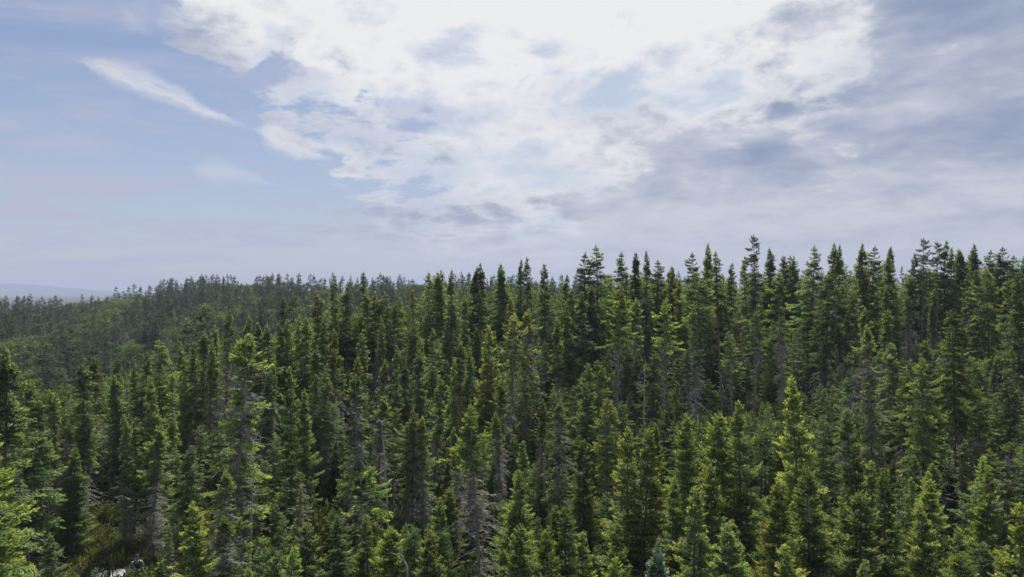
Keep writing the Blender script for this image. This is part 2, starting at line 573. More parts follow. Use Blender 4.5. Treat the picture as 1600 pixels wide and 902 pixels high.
    ra = 0.008 + 0.092 * (1 - np.clip(kz, 0, H) / H) ** 0.85 + 0.05 * np.exp(-np.clip(kz, 0, 9) * 3)
    tm.tubes(axis(kz)[None], (ra * rng.uniform(0.94, 1.06, len(kz)))[None], 5 if lod else 8)
    return cm, lm, tm


def proto(name, **kw):
    nd = kw.pop('needle', None) or M_NEEDLE
    lmat = kw.pop('limb', None) or M_LIMB
    cm, lm, tm = spruce(**kw)
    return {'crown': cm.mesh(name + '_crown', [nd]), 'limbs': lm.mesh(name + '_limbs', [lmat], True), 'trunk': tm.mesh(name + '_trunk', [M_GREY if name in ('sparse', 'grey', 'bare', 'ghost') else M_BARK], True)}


PROTO = {
    'club': [proto('club', seed=11, R0=0.84, live=0.62, style='club'), proto('club', seed=12, R0=0.74, live=0.45, style='club', bend=0.3, gap=0.22),
             proto('club', seed=13, R0=0.94, live=0.70, style='club', gap=0.28), proto('club', seed=14, R0=0.80, live=0.52, style='club', lobes=0.45, bend=0.35, gap=0.25),
             proto('club', seed=15, R0=0.95, live=0.42, style='club', gap=0.34, lobes=0.5), proto('club', seed=16, R0=0.72, live=0.75, style='club', gap=0.30, lobes=0.5, bend=0.2),
             proto('club', seed=17, R0=0.88, live=0.38, style='club', gap=0.30, lobes=0.4, bend=0.3)],
    'full': [proto('full', seed=21, R0=1.55, live=1.0, style='cone', per_m=138, whorl=0.22, gap=0.08, shoot=0.9, size=0.145, h0=0.03),
             proto('full', seed=22, R0=1.38, live=1.0, style='cone', per_m=138, whorl=0.22, gap=0.10, shoot=0.9, size=0.145, h0=0.03, lobes=0.35),
             proto('full', seed=23, R0=1.70, live=1.0, style='cone', per_m=132, whorl=0.23, gap=0.12, shoot=0.9, size=0.15, h0=0.03, lobes=0.35)],
    'spire': [proto('spire', seed=31, R0=1.18, live=0.85, style='spire', whorl=0.19), proto('spire', seed=32, R0=1.28, live=0.8, style='spire', whorl=0.19, lobes=0.5, gap=0.26),
              proto('spire', seed=33, R0=1.0, live=0.85, style='spire', whorl=0.19, gap=0.32),
              proto('spire', seed=34, R0=1.1, live=0.7, style='spire', whorl=0.18, gap=0.3, lobes=0.6, bend=0.3)],
    'sparse': [proto('sparse', seed=41, dead_len=0.42, R0=1.25, live=0.46, style='old', gap=0.35, lobes=0.5, whorl=0.27, bend=0.2), proto('sparse', seed=42, dead_len=0.42, R0=1.10, live=0.40, style='old', gap=0.3, lobes=0.45, whorl=0.26),
               proto('sparse', seed=43, dead_len=0.42, R0=1.05, live=0.60, style='old', gap=0.45, lobes=0.6, whorl=0.27, bend=0.3)],
    'ghost': [proto('ghost', seed=55, R0=1.02, live=0.95, style='club', gap=0.62, shoot=0.9, whorl=0.16, per=7, lobes=0.55, limb=M_LICHEN)],
    'grey': [proto('grey', seed=51, limb=M_LICHEN, R0=1.05, live=0.62, style='spire', gap=0.72, shoot=0.45, whorl=0.19, per=6), proto('grey', seed=52, limb=M_LICHEN, R0=1.15, live=0.75, style='club', gap=0.66, shoot=0.5, whorl=0.19, per=6)],
    'broad': [proto('broad', seed=61, R0=1.30, live=0.66, style='old', gap=0.18, lobes=0.45, whorl=0.26, slope0=0.0), proto('broad', seed=62, R0=1.45, live=0.75, style='cone', gap=0.2, lobes=0.45, whorl=0.26, slope0=-0.1)],
    'blue': [proto('blue', seed=71, R0=1.45, live=1.0, style='cone', per_m=60, whorl=0.30, gap=0.08, shoot=0.95, size=0.22, h0=0.03, needle=M_FIR)],
    'bare': [proto('bare', seed=81, R0=0.85, live=0.001, style='spire', gap=0.3, whorl=0.17, per=6, limb=M_DEAD), proto('bare', seed=82, R0=0.7, live=0.001, style='spire', gap=0.3, whorl=0.20, limb=M_DEAD)],
}

# ------------------------------------------------------------------ where the trees stand
# tree tops read off the photograph: column, row, kind, (distance), (tint)
Y, DK, BL, BR = (1.10, 1.08, 0.82), (0.72, 0.80, 0.85), (0.85, 1.05, 1.05), (1.15, 1.30, 0.95)
TOPS = [
 # skyline from the middle to the right-hand side
 (668,425,'club'),(682,425,'spire'),(695,421,'club'),(704,422,'spire'),(741,416,'spire',74,DK),(757,411,'spire',74,DK),(778,412,'spire',72,DK),(792,419,'spire'),(811,405,'spire',70,DK),(825,402,'club',68,DK),
 (854,412,'broad',66,DK),(880,429,'spire'),(892,452,'spire'),(911,395,'spire',66,DK),(937,383,'spire',66),(970,394,'spire',70),(987,394,'spire',66,DK),(1012,393,'spire',64,DK),(1025,407,'spire'),(1039,416,'spire'),
 (1051,418,'club'),(1065,435,'spire'),(1082,394,'spire',68),(1096,382,'spire',64),(1108,397,'club',68),(1127,392,'spire',66),(1141,411,'club'),(1169,400,'club'),(1176,400,'spire'),(1187,366,'sparse',64,DK),
 (1200,391,'spire'),(1212,387,'spire'),(1221,399,'club'),(1237,399,'spire'),(1245,400,'club'),(1265,384,'spire',64),(1290,380,'spire',70,DK),(1300,391,'spire'),(1310,384,'spire',64,DK),(1331,391,'sparse'),
 (1348,381,'spire',68),(1355,384,'spire'),(1377,387,'spire'),(1391,387,'spire'),(1426,396,'broad',74,DK),(1441,373,'sparse',72,DK),(1463,378,'sparse',74,DK),(1470,376,'spire',74,DK),(1483,386,'spire'),(1493,388,'club'),
 (1502,391,'spire'),(1511,390,'sparse'),(1521,382,'spire',74,DK),(1532,390,'club'),(1544,391,'spire',76,DK),(1562,397,'club'),(1574,385,'spire',74),(1582,399,'spire'),(1598,395,'club'),
 # the crest in front of the far hill
 (573,425,'club',62),(524,429,'broad',60),(538,442,'spire'),(494,454,'club'),(506,464,'club'),(446,465,'club',60,DK),(580,451,'club'),(586,455,'spire'),(594,459,'club',58,DK),(611,456,'spire'),(620,465,'club'),(608,473,'club'),
 (650,452,'club'),(728,461,'club'),(744,453,'club'),(351,484,'club',50,DK),(339,508,'club'),(390,493,'club'),(411,504,'spire'),(424,507,'club'),(434,503,'club'),(448,500,'full'),(468,513,'club'),(497,493,'broad'),
 (464,492,'spire'),(471,494,'spire'),(315,516,'club'),(296,534,'club'),(308,535,'club'),(248,531,'broad'),(225,549,'spire'),(215,568,'club'),(182,560,'club'),(154,557,'club'),(128,558,'club',38),(4,545,'spire',30,DK),
 # middle slope
 (816,482,'ghost',50),(794,490,'sparse',48),(798,464,'broad'),(875,499,'club'),(908,454,'spire'),(926,445,'spire'),(888,474,'spire'),(758,509,'full',48),(770,518,'full'),(716,534,'club'),(676,512,'club'),(658,548,'club'),(730,550,'full'),
 (962,446,'sparse',52,Y),(993,467,'sparse'),(1034,468,'sparse',52,Y),(1054,426,'spire'),(1098,424,'broad',60),(1088,480,'grey',52),(1176,438,'club'),(1179,484,'sparse'),(1224,426,'sparse',54),(1145,518,'sparse'),(1286,426,'broad',56),
 (1320,440,'sparse'),(1336,455,'broad'),(1356,429,'club'),(1380,400,'broad',66),(1398,412,'broad'),(1418,432,'club'),(1438,412,'club'),(1380,446,'club'),(1454,450,'club'),(1421,463,'club'),(1507,426,'broad'),(1520,422,'spire'),
 (1546,418,'broad',60),(1529,447,'club'),(1316,486,'club'),(1352,481,'club'),(1375,484,'club'),(1362,506,'ghost',40),(1458,470,'club'),(1497,484,'broad',42,Y),(1489,508,'club'),(1582,436,'sparse',56),(1598,428,'broad',54),
 (589,498,'club'),(537,514,'club'),(564,520,'club'),(486,540,'club'),(520,544,'club'),(620,544,'club'),(590,562,'club'),(556,558,'club'),(428,566,'club'),(458,572,'full',40),(324,534,'club'),(634,564,'club'),(708,560,'club',46,BR),
 (914,567,'full',44),(942,562,'broad',46,Y),(990,546,'club'),(1016,550,'broad'),(1080,546,'club'),(1318,546,'grey',40),(1401,535,'broad'),(1453,533,'full',42),(1443,557,'broad',38),(1410,580,'broad'),(1595,542,'club'),
 (295,556,'club'),(193,584,'spire'),(53,597,'club'),(79,609,'club'),(90,613,'club'),(128,611,'broad'),(62,620,'club'),(28,610,'club'),(245,588,'full',38),(268,582,'club'),
 # lower slope
 (365,521,'ghost',33,Y),(410,578,'club'),(474,607,'full'),(508,581,'broad'),(492,584,'club'),(560,585,'ghost',37),(588,618,'club'),(615,636,'sparse'),(635,637,'sparse'),(390,656,'broad'),(680,586,'club'),(778,592,'club'),
 (788,644,'club'),(846,622,'club'),(873,622,'ghost',36),(912,686,'full',33),(644,646,'broad'),(660,648,'club'),(948,622,'broad'),(1580,590,'broad'),(237,664,'club'),(210,652,'club'),(31,667,'full',33),(46,674,'broad',33),(-14,664,'full',26,(0.95, 0.95, 0.85)),
 (111,700,'full',36),(296,696,'broad'),(197,646,'club'),(104,664,'grey'),(972,626,'sparse'),(1077,648,'full',31),(1114,643,'full',31),(1160,626,'full',31),(1255,588,'full',32),(1218,660,'full'),
 (980,666,'full',29),(1001,669,'full',28,Y),(1349,638,'full',29),
 # front trees
 (173,746,'grey',42),(192,773,'broad',41),(249,786,'full',36),(274,779,'spire',35),(306,784,'full',26,Y),(248,876,'full',27,Y),(262,820,'grey',28),(351,734,'ghost',28),(357,798,'ghost',25),(469,818,'full',24,Y),(452,851,'full',22,Y),
 (528,806,'broad',25),(559,739,'ghost',28),(578,800,'full',25,Y),(616,822,'full',24),(580,730,'broad'),(444,786,'broad'),(424,862,'broad'),(378,808,'grey'),(380,882,'full'),(692,778,'broad'),(676,826,'full',22,Y),(656,820,'broad'),
 (820,730,'full',27,Y),(806,738,'full'),(794,784,'full'),(806,816,'full',24),(888,792,'full',25),(874,822,'full',22,Y),(862,788,'full'),(911,832,'full'),(958,870,'full',20,Y),(958,818,'full'),
 (1048,746,'full'),(1080,760,'full',24),(1118,724,'full',26),(1139,816,'full',22),(1153,810,'full'),(1218,748,'full',25),(1270,722,'full',27),(1254,742,'full'),(1018,850,'blue',21,(1,1,1)),(1234,852,'full',20),
 (1342,762,'full',24,Y),(1366,723,'full',27),(1382,730,'full',25),(1460,790,'full',24),(1482,864,'full',19,Y),(1600,790,'full',20,Y),(1494,822,'full'),(1530,844,'broad'),(1562,858,'full'),(1340,872,'full'),
]
DEF_Y = [360, 400, 455, 520, 600, 680, 760, 830, 900]
DEF_D = [76, 74, 60, 50, 41, 34, 28.5, 24, 20.5]
rng = np.random.default_rng(7)


def path_dist(x, y):
    best = 1e9
    for (ax, ay), (bx, by) in zip(PATH, PATH[1:]):
        u = max(0.0, min(1.0, ((x - ax) * (bx - ax) + (y - ay) * (by - ay)) / ((bx - ax) ** 2 + (by - ay) ** 2)))
        best = min(best, math.hypot(x - ax - u * (bx - ax), y - ay - u * (by - ay)))
    return best


def world_xy(px, D):
    return (px - 800) / FPX * D, D


def row_of(z, D):
    return HZN + (CAM_H - z) / D * FPX


trees = []                       # dicts: x, y, D, px, top, H, kind, tint, traced
for e in TOPS:
    px, py, kind = e[:3]
    D = e[3] if len(e) > 3 else float(np.interp(py, DEF_Y, DEF_D)) * rng.uniform(0.96, 1.04)
    for _ in range(8):
        x, y = world_xy(px, D)
        g = tz(x, y)
        H = CAM_H - (py - HZN) / FPX * D - g
        if len(e) > 3 and H > 1.2:
            break
        if H < 3.6:
            D *= 0.95
        elif H > 15.5:
            D *= 0.96
        else:
            break
    trees.append(dict(x=x, y=y, D=D, px=px, top=py, H=H, g=g, kind=kind, tint=e[4] if len(e) > 4 else None, traced=True))

WID = {'club': 0.105, 'full': 0.165, 'spire': 0.11, 'sparse': 0.12, 'grey': 0.11, 'broad': 0.155, 'ghost': 0.13, 'blue': 0.17, 'bare': 0.08}
SKYX = [0, 60, 120, 200, 250, 300, 340, 400, 440, 480, 500, 560, 600, 640, 660, 720, 760, 800, 850, 870, 895, 920, 960, 1000, 1050, 1065, 1080, 1130, 1150, 1200, 1260, 1300, 1360, 1420, 1440, 1600]
SKYY = [640, 620, 590, 580, 565, 560, 525, 520, 512, 492, 475, 472, 478, 468, 450, 443, 438, 436, 440, 454, 458, 436, 414, 416, 426, 438, 420, 420, 428, 408, 408, 402, 404, 416, 410, 404]
PATH = [(-27.5, 18.0), (-24.2, 25.0), (-21.2, 30.0), (-19.7, 32.7), (-19.05, 33.9), (-18.75, 34.45)]
CLEAR = (-19.6, 36.3, 4.4)       # the clearing with the path and the person
sx = np.array([a['x'] for a in trees])
sy = np.array([a['y'] for a in trees])
spx = np.array([a['px'] for a in trees], float)
sD = np.array([a['D'] for a in trees])
stop_ = np.array([a['top'] for a in trees], float)
sH = np.array([a['H'] for a in trees])
shw = np.array([WID[a['kind']] * a['H'] / a['D'] * FPX for a in trees])
skeep = np.array([0.80 if a['kind'] in ('sparse', 'grey', 'ghost') else 0.58 for a in trees])
sbot = stop_ + skeep * sH / sD * FPX
hero_px, hero_top, hero_D = 735, 633, 30.0
spx, sD, shw, sbot = np.append(spx, [735, 365, 600, 394]), np.append(sD, [30, 33, 34, 30]), np.append(shw, [34, 36, 8, 8]), np.append(sbot, [905, 800, 770, 805])
sx, sy = np.append(sx, [world_xy(735, 30)[0]]), np.append(sy, 30.0)

fills = []
step = 1.85
for gy in np.arange(17.5, 104, step):
    half = gy * 0.86 + 3
    for gx in np.arange(-half, half, step):
        x = gx + rng.uniform(-0.75, 0.75)
        y = gy + rng.uniform(-0.75, 0.75)
        px = 800 + x / y * FPX
        lim_d = np.interp(px, PXK, CR_D) + 16
        if y > lim_d or y < 31 and rng.uniform() < 0.40:
            continue
        if ((sx - x) ** 2 + (sy - y) ** 2).min() < 0.8 ** 2:
            continue
        if math.hypot(x - CLEAR[0], (y - CLEAR[1])) < CLEAR[2] or (x < -12 and path_dist(x, y) < 1.6):
            continue
        g = tz(x, y)
        kind = rng.choice(['club', 'club', 'spire', 'broad', 'sparse', 'sparse', 'grey', 'full', 'bare'] if y > 33 else ['full', 'full', 'broad', 'club', 'grey', 'full'])
        H = float(np.clip(rng.normal(9.2, 1.6), 5.0, 13)) if y > 33 else float(np.clip(rng.normal(5.2, 1.0), 2.5, 7))
        hw = WID[kind] * H / y * FPX
        # keep the traced trees behind it in view, and stay under the skyline of the photograph
        beh = (sD > y + 0.3) & (np.abs(spx - px) < hw * 0.8 + shw * 0.75)
        row_min = float(np.interp(px, SKYX, SKYY))
        if beh.any():
            row_min = max(row_min, float(sbot[beh].max()))
        if 90 < px < 245 and y < 43:
            row_min = max(row_min, 885 if y < 37 else 800)
        if 880 < px < 1320 and 32 < y < 54:
            row_min = max(row_min, 640 if y < 46 else 590)
        Hmax = CAM_H - (row_min - HZN) / FPX * y - g
        H = min(H, Hmax * rng.uniform(0.86, 1.0))
        if H < 0.9:
            continue
        if H < 4.2 and kind in ('club', 'sparse', 'grey', 'spire', 'bare'):
            kind = 'full' if rng.uniform() < 0.6 else 'broad'
        fills.append(dict(x=x, y=y, D=y, px=px, top=row_of(g + H, y), H=H, g=g, kind=str(kind), tint=None, traced=False))

# which of them show: paint simple silhouettes front to back on a half-size picture
def visible(all_trees):
    W, Hh = 800, 451
    buf = np.zeros((Hh, W), bool)
    vis = {}
    for k_ in sorted(range(len(all_trees)), key=lambda i: all_trees[i]['D']):
        a = all_trees[k_]
        y0 = a['top'] / 2
        y1 = min(row_of(a['g'], a['D']) / 2, Hh)
        hw = WID[a['kind']] * a['H'] / a['D'] * FPX / 2
        c = a['px'] / 2
        n = 0
        for yy in range(max(0, int(y0)), int(y1)):
            f = min(1.0, 0.12 + 2.2 * (yy - y0) / max(1, (a['H'] / a['D'] * FPX / 2)))
            xa, xb = int(max(0, c - hw * f)), int(min(W, c + hw * f + 1))
            if xb > xa:
                seg = buf[yy, xa:xb]
                n += int((~seg).sum())
                seg[:] = True
        vis[k_] = n
    return vis


allt = trees + fills
vis = visible(allt)
N_SINGLE = 288
order = sorted(range(len(allt)), key=lambda i: -(vis[i] + (1e6 if allt[i]['traced'] and vis[i] > 10 else 0)))
single = [i for i in order if vis[i] > 10 and allt[i]['kind'] != 'bare'][:N_SINGLE]
single_set = set(single)
print('traced', len(trees), 'fills', len(fills), 'hidden traced', [(a['px'], a['top']) for i, a in enumerate(trees) if vis[i] <= 10], 'H range', min(a['H'] for a in trees), max(a['H'] for a in trees))

# ------------------------------------------------------------------ labels for the single trees
LOOK = {'club': 'slim club-topped spruce', 'full': 'full conical young spruce', 'spire': 'pointed narrow spruce', 'sparse': 'thin-crowned bare-trunked spruce',
        'grey': 'half-dead grey-twigged spruce', 'broad': 'broad shaggy spruce', 'ghost': 'grey lichen-hung spruce', 'blue': 'small frosty blue-green fir', 'bare': 'dead grey spruce'}
ORD = ['first', 'second', 'third', 'fourth', 'fifth', 'sixth', 'seventh', 'eighth', 'ninth', 'tenth', 'eleventh', 'twelfth', 'thirteenth', 'fourteenth', 'fifteenth', 'sixteenth', 'seventeenth', 'eighteenth', 'nineteenth', 'twentieth']


def row_name(a):
    sk = np.interp(a['px'], SKYX, SKYY)
    if a['top'] < sk + 4:
        return 'on the skyline'
    if a['top'] < 520:
        return 'just below the skyline'
    if a['top'] < 610:
        return 'halfway up the slope'
    if a['top'] < 720:
        return 'low on the slope'
    return 'in the front rows'


COLN = ['at the left edge', 'left', 'left of centre', 'just left of centre', 'just right of centre', 'right of centre', 'right', 'at the right edge']
cells = {}
for i in single:
    a = allt[i]
    cells.setdefault((row_name(a), min(7, max(0, int(a['px'] // 200))), a['kind']), []).append(i)
label_of = {}
for (rn, cn, kd), ids in cells.items():
    ids.sort(key=lambda i: allt[i]['px'])
    for j, i in enumerate(ids):
        a = allt[i]
        col = 'yellow-green ' if a['tint'] == Y else 'dark ' if a['tint'] == DK else 'bright green ' if a['tint'] == BR else ''
        base = col + LOOK[kd]
        if kd == 'sparse' and col:
            base = col + 'thin-crowned spruce'
        if len(ids) == 1:
            label_of[i] = f'{base} {rn}, the only one {COLN[cn]}' if cn not in (1, 6) else f'{base} {rn}, the only one on the {COLN[cn]}'
        else:
            label_of[i] = f'{base} {rn}, {COLN[cn]}, {ORD[j]} from left'

# ------------------------------------------------------------------ plant the single trees
YOUNG = [(1.20, 1.17, 0.92), (1.12, 1.12, 0.90), (1.25, 1.20, 0.90), (1.08, 1.14, 0.98)]
TINTS = [(1, 1, 1), (1, 1, 1), (0.86, 0.95, 1.0), (0.82, 0.90, 0.94), (1.10, 1.08, 0.85), (1, 1, 1), (0.78, 0.84, 0.88), (1.14, 1.0, 0.88), (0.92, 1.06, 0.95), (1.05, 0.98, 1.0)]


def place(a, parts, name, label, cat, group):
    rz = rng.uniform(0, 2 * PI)
    root = empty(name, (a['x'], a['y'], a['g'] - 0.05), rz)
    s = a['H'] / 10.0
    w = s * rng.uniform(0.84, 1.10)
    if a['kind'] in ('full', 'blue'):
        w *= max(1.0, min(1.5, (7.5 / max(a['H'], 3)) ** 0.35)) 
    elif a['H'] < 8:
        w *= min(1.25, (8 / a['H']) ** 0.4)
    elif a['H'] > 11:
        w *= (11 / a['H']) ** 0.5
    if a['D'] > 36:
        w *= 1.08 if a['kind'] == 'spire' else 0.88
    u_ = rng.uniform(0.88, 1.13)
    root.scale = (w * u_, w / u_, s)
    root.rotation_euler = (rng.normal(0, 0.03), rng.normal(0, 0.03), rz)
    v = rng.uniform(0.85, 1.15)
    tint = a['tint'] or TINTS[int(rng.integers(len(TINTS)))]
    if a['kind'] == 'full' and a['D'] < 34 and a['px'] > 60:                 # open-grown young trees, full of fresh shoots
        tint = YOUNG[int(rng.integers(len(YOUNG)))]
    for nm in ('trunk', 'limbs', 'crown'):
        o = link(bpy.data.objects.new(nm, parts[nm]), root)
        if nm == 'crown':
            o.color = (tint[0] * v, tint[1] * v, tint[2] * v, 1)
    return tag(root, label, cat, group)


for n_, i in enumerate(single):
    a = allt[i]
    ps = PROTO[a['kind']]
    nm = 'fir_tree' if a['kind'] == 'blue' else 'spruce_tree'
    place(a, ps[int(rng.integers(len(ps)))], nm, label_of[i], 'fir tree' if a['kind'] == 'blue' else 'spruce tree', None if a['kind'] == 'blue' else 'spruces of the boreal forest')

# ------------------------------------------------------------------ the rest of the forest: one mass of instanced spruces
def lod_mesh(name, tri, needle=None):
    cm, lm, tm = tri
    mb = MB()
    for src, mi in ((cm, 0), (lm, 1), (tm, 2)):
        v = np.concatenate(src.v)
        q = np.concatenate(src.q)
        mb.add(v, q, mi, np.concatenate(src.a))
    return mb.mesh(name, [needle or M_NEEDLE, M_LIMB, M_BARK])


def broadleaf(seed, H=8.0, W=2.3, n=2600, leaf=0.20, lean=0.0, base=0.25):
    rng_ = np.random.default_rng(seed)
    tm = MB()
    k_ = np.linspace(0, 1, 9)
    ax = np.stack([lean * k_ ** 1.5 + 0.15 * np.sin(k_ * 4 + seed), 0.12 * np.sin(k_ * 5 + 1), H * 0.88 * k_ - 0.2 * (k_ == 0)], -1)
    tm.tubes(ax[None], (0.10 * (1 - k_ * 0.85))[None], 6)
    nb = 16
    tt = rng_.uniform(base, 0.92, nb)
    st = np.stack([np.interp(tt, k_, ax[:, j]) for j in range(3)], -1)
    az = rng_.uniform(0, 2 * PI, nb)
    Lb = W * np.sin(np.clip((tt - base + 0.12) / (1.1 - base), 0, 1) * PI * 0.92) * rng_.uniform(0.6, 1.1, nb) + 0.25
    end = st + np.stack([np.cos(az) * Lb, np.sin(az) * Lb, Lb * rng_.uniform(0.45, 0.9, nb)], -1)
    mid = (st + end) / 2 + rng_.normal(0, 0.08, st.shape)
    tm.tubes(np.stack([st, mid, end], 1), np.tile(np.array([0.035, 0.02, 0.008]), (nb, 1)), 4)
    cent = np.concatenate([end, mid + rng_.normal(0, 0.2, mid.shape), ax[-2:] + [0, 0, 0.3]])
    rr = rng_.uniform(0.45, 0.85, len(cent)) * W / 2.3
    i = rng_.integers(0, len(cent), n)
    d = unit(rng_.normal(0, 1, (n, 3)))
    p = cent[i] + d * (rr[i] * rng_.uniform(0.35, 1.0, n) ** 0.6)[:, None] * np.array([1, 1, 0.72])
    dd = unit(rng_.normal(0, 1, (n, 3)) + d * 0.6)
    sd = unit(np.cross(dd, rng_.normal(0, 1, (n, 3))))
    ln = leaf * rng_.uniform(0.6, 1.3, n)
    q = np.stack([p, p + dd * (ln * .5)[:, None] + sd * (ln * .4)[:, None], p + dd * ln[:, None], p + dd * (ln * .5)[:, None] - sd * (ln * .4)[:, None]], 1)
    cm = MB()
    cm.leaves(q, rng_.uniform(0, 1, n) ** 1.5)
    return cm, tm


def instancer(name, meshes, pts, rot, scl, idx, **tags):
    coll = bpy.data.collections.new(name + '_kinds')
    for j, me in enumerate(meshes):
        coll.objects.link(bpy.data.objects.new('%s_kind_%02d' % (name, j), me))
    me = bpy.data.meshes.new(name)
    me.vertices.add(len(pts))
    me.vertices.foreach_set('co', np.asarray(pts, np.float32).ravel())
    for nm, tp, data in (('rot', 'FLOAT_VECTOR', rot), ('scl', 'FLOAT_VECTOR', scl)):
        me.attributes.new(nm, tp, 'POINT').data.foreach_set('vector', np.asarray(data, np.float32).ravel())
    me.attributes.new('idx', 'INT', 'POINT').data.foreach_set('value', np.asarray(idx, np.int32))
    o = link(bpy.data.objects.new(name, me))
    g = bpy.data.node_groups.new(name, 'GeometryNodeTree')
    g.interface.new_socket('Geometry', in_out='INPUT', socket_type='NodeSocketGeometry')
    g.interface.new_socket('Geometry', in_out='OUTPUT', socket_type='NodeSocketGeometry')
    gi, go = g.nodes.new('NodeGroupInput'), g.nodes.new('NodeGroupOutput')
    iop = g.nodes.new('GeometryNodeInstanceOnPoints')
    ci = g.nodes.new('GeometryNodeCollectionInfo')
    ci.inputs['Collection'].default_value = coll
    ci.inputs['Separate Children'].default_value = True
    ci.inputs['Reset Children'].default_value = True
    iop.inputs['Pick Instance'].default_value = True
    for nm, tp, sock in (('rot', 'FLOAT_VECTOR', 'Rotation'), ('scl', 'FLOAT_VECTOR', 'Scale'), ('idx', 'INT', 'Instance Index')):
        na = g.nodes.new('GeometryNodeInputNamedAttribute')
        na.data_type = tp
        na.inputs['Name'].default_value = nm
        g.links.new(na.outputs['Attribute'], iop.inputs[sock])
    g.links.new(gi.outputs[0], iop.inputs['Points'])
    g.links.new(ci.outputs[0], iop.inputs['Instance'])
    g.links.new(iop.outputs[0], go.inputs[0])
    o.modifiers.new('scatter', 'NODES').node_group = g
    return tag(o, **tags)


LODS = []
for j, (st_, sd_, R_, lv, gp) in enumerate([('club', 111, 0.92, 0.75, 0.22), ('club', 112, 0.82, 0.62, 0.25), ('spire', 113, 1.05, 0.85, 0.2), ('old', 114, 1.2, 0.5, 0.35), ('cone', 115, 1.75, 1.0, 0.1), ('old', 116, 1.5, 0.8, 0.2), ('spire', 117, 1.0, 0.6, 0.7), ('club', 118, 1.15, 0.85, 0.2)]):
    LODS.append(lod_mesh('mass_spruce', spruce(sd_, R0=R_, live=lv, style=st_, gap=gp, whorl=0.30, per=5, per_m=38, size=0.22, shoot=0.4, lod=True, lobes=0.35)))
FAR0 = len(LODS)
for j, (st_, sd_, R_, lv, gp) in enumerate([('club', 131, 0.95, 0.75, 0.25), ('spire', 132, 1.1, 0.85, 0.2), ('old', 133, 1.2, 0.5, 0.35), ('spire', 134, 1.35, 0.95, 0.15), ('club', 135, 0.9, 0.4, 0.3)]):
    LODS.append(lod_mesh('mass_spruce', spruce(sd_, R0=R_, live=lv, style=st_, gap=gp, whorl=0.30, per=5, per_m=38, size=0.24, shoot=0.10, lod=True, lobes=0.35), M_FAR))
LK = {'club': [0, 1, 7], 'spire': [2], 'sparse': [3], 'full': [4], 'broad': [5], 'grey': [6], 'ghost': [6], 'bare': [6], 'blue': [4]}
pts, rot, scl, idx = [], [], [], []
for i, a in enumerate(allt):
    if i in single_set:
        continue
    pts.append((a['x'], a['y'], a['g'] - 0.05))
    rot.append((rng.normal(0, .015), rng.normal(0, .015), rng.uniform(0, 2 * PI)))
    s = a['H'] / 10
    w = s * rng.uniform(0.85, 1.12) * (1.0 if a['H'] > 7 else 1.15)
    scl.append((w, w, s))
    idx.append(int(rng.choice(LK[a['kind']])))
bp, br, bs, bi = [], [], [], []
# the far hill beyond the little valley, spruce mixed with pale green birch
def patch(x, y):
    return 0.8 * math.sin(x * 0.083 + 1.1) * math.sin(y * 0.041 + x * 0.012) + 0.6 * math.sin(x * 0.17 + y * 0.05) + 0.4 * math.sin(x * 0.41) * math.sin(y * 0.17)


for _ in range(5200):
    D = math.sqrt(rng.uniform(72 ** 2, 318 ** 2))
    px = rng.uniform(-160, 1150)
    if D < np.interp(px, PXK, CR_D) + 17:
        continue
    if px > 760 and D < 130:
        continue
    x, y = world_xy(px, D)
    g = tz(x, y)
    pv = patch(x, y) + rng.normal(0, 0.28)
    if pv > 0.60:
        bp.append((x, y, g - 0.1))
        br.append((0, 0, rng.uniform(0, 2 * PI)))
        s = rng.uniform(0.6, 1.05)
        bs.append((s * rng.uniform(0.9, 1.2), s * rng.uniform(0.9, 1.2), s))
        bi.append(int(rng.integers(4)))
        if rng.uniform() < 0.5:
            bp.append((x + rng.normal(0, 1.5), y + rng.normal(0, 1.5), g - 0.3))
            br.append((0, 0, rng.uniform(0, 2 * PI)))
            s *= 0.6
            bs.append((s * 1.3, s * 1.3, s))
            bi.append(int(rng.integers(4)))
    else:
        stand = math.sin(x * 0.055 + 2.0) * math.sin(y * 0.047 + 0.6) + 0.5 * math.sin(x * 0.13 - y * 0.08)
        if stand < -0.15 and rng.uniform() < 0.55:
            continue
        pts.append((x, y, g - 0.1))
        rot.append((0, 0, rng.uniform(0, 2 * PI)))
        s = float(np.clip(rng.normal(0.86 + 0.16 * stand, 0.24), 0.35, 1.4))
        w = s * rng.uniform(0.9, 1.25)
        scl.append((w, w, s))
        idx.append(FAR0 + int(rng.integers(5)))
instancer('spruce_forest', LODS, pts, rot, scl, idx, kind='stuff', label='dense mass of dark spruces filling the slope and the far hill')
BLOD = []
for j in range(4):
    cm, tm = broadleaf(200 + j, H=7.5 + j * 0.5, W=2.0 + 0.25 * j, n=1500, leaf=0.34)
    mb = MB()
    mb.add(np.concatenate(cm.v), np.concatenate(cm.q), 0, np.concatenate(cm.a))
    mb.add(np.concatenate(tm.v), np.concatenate(tm.q), 1, 0)
    BLOD.append(mb.mesh('mass_birch', [M_BIRCH, M_BARK]))
instancer('birch_woods', BLOD, bp, br, bs, bi, kind='stuff', label='pale green birch patches among the spruces of the far hill')
print('mass', len(pts), len(bp))

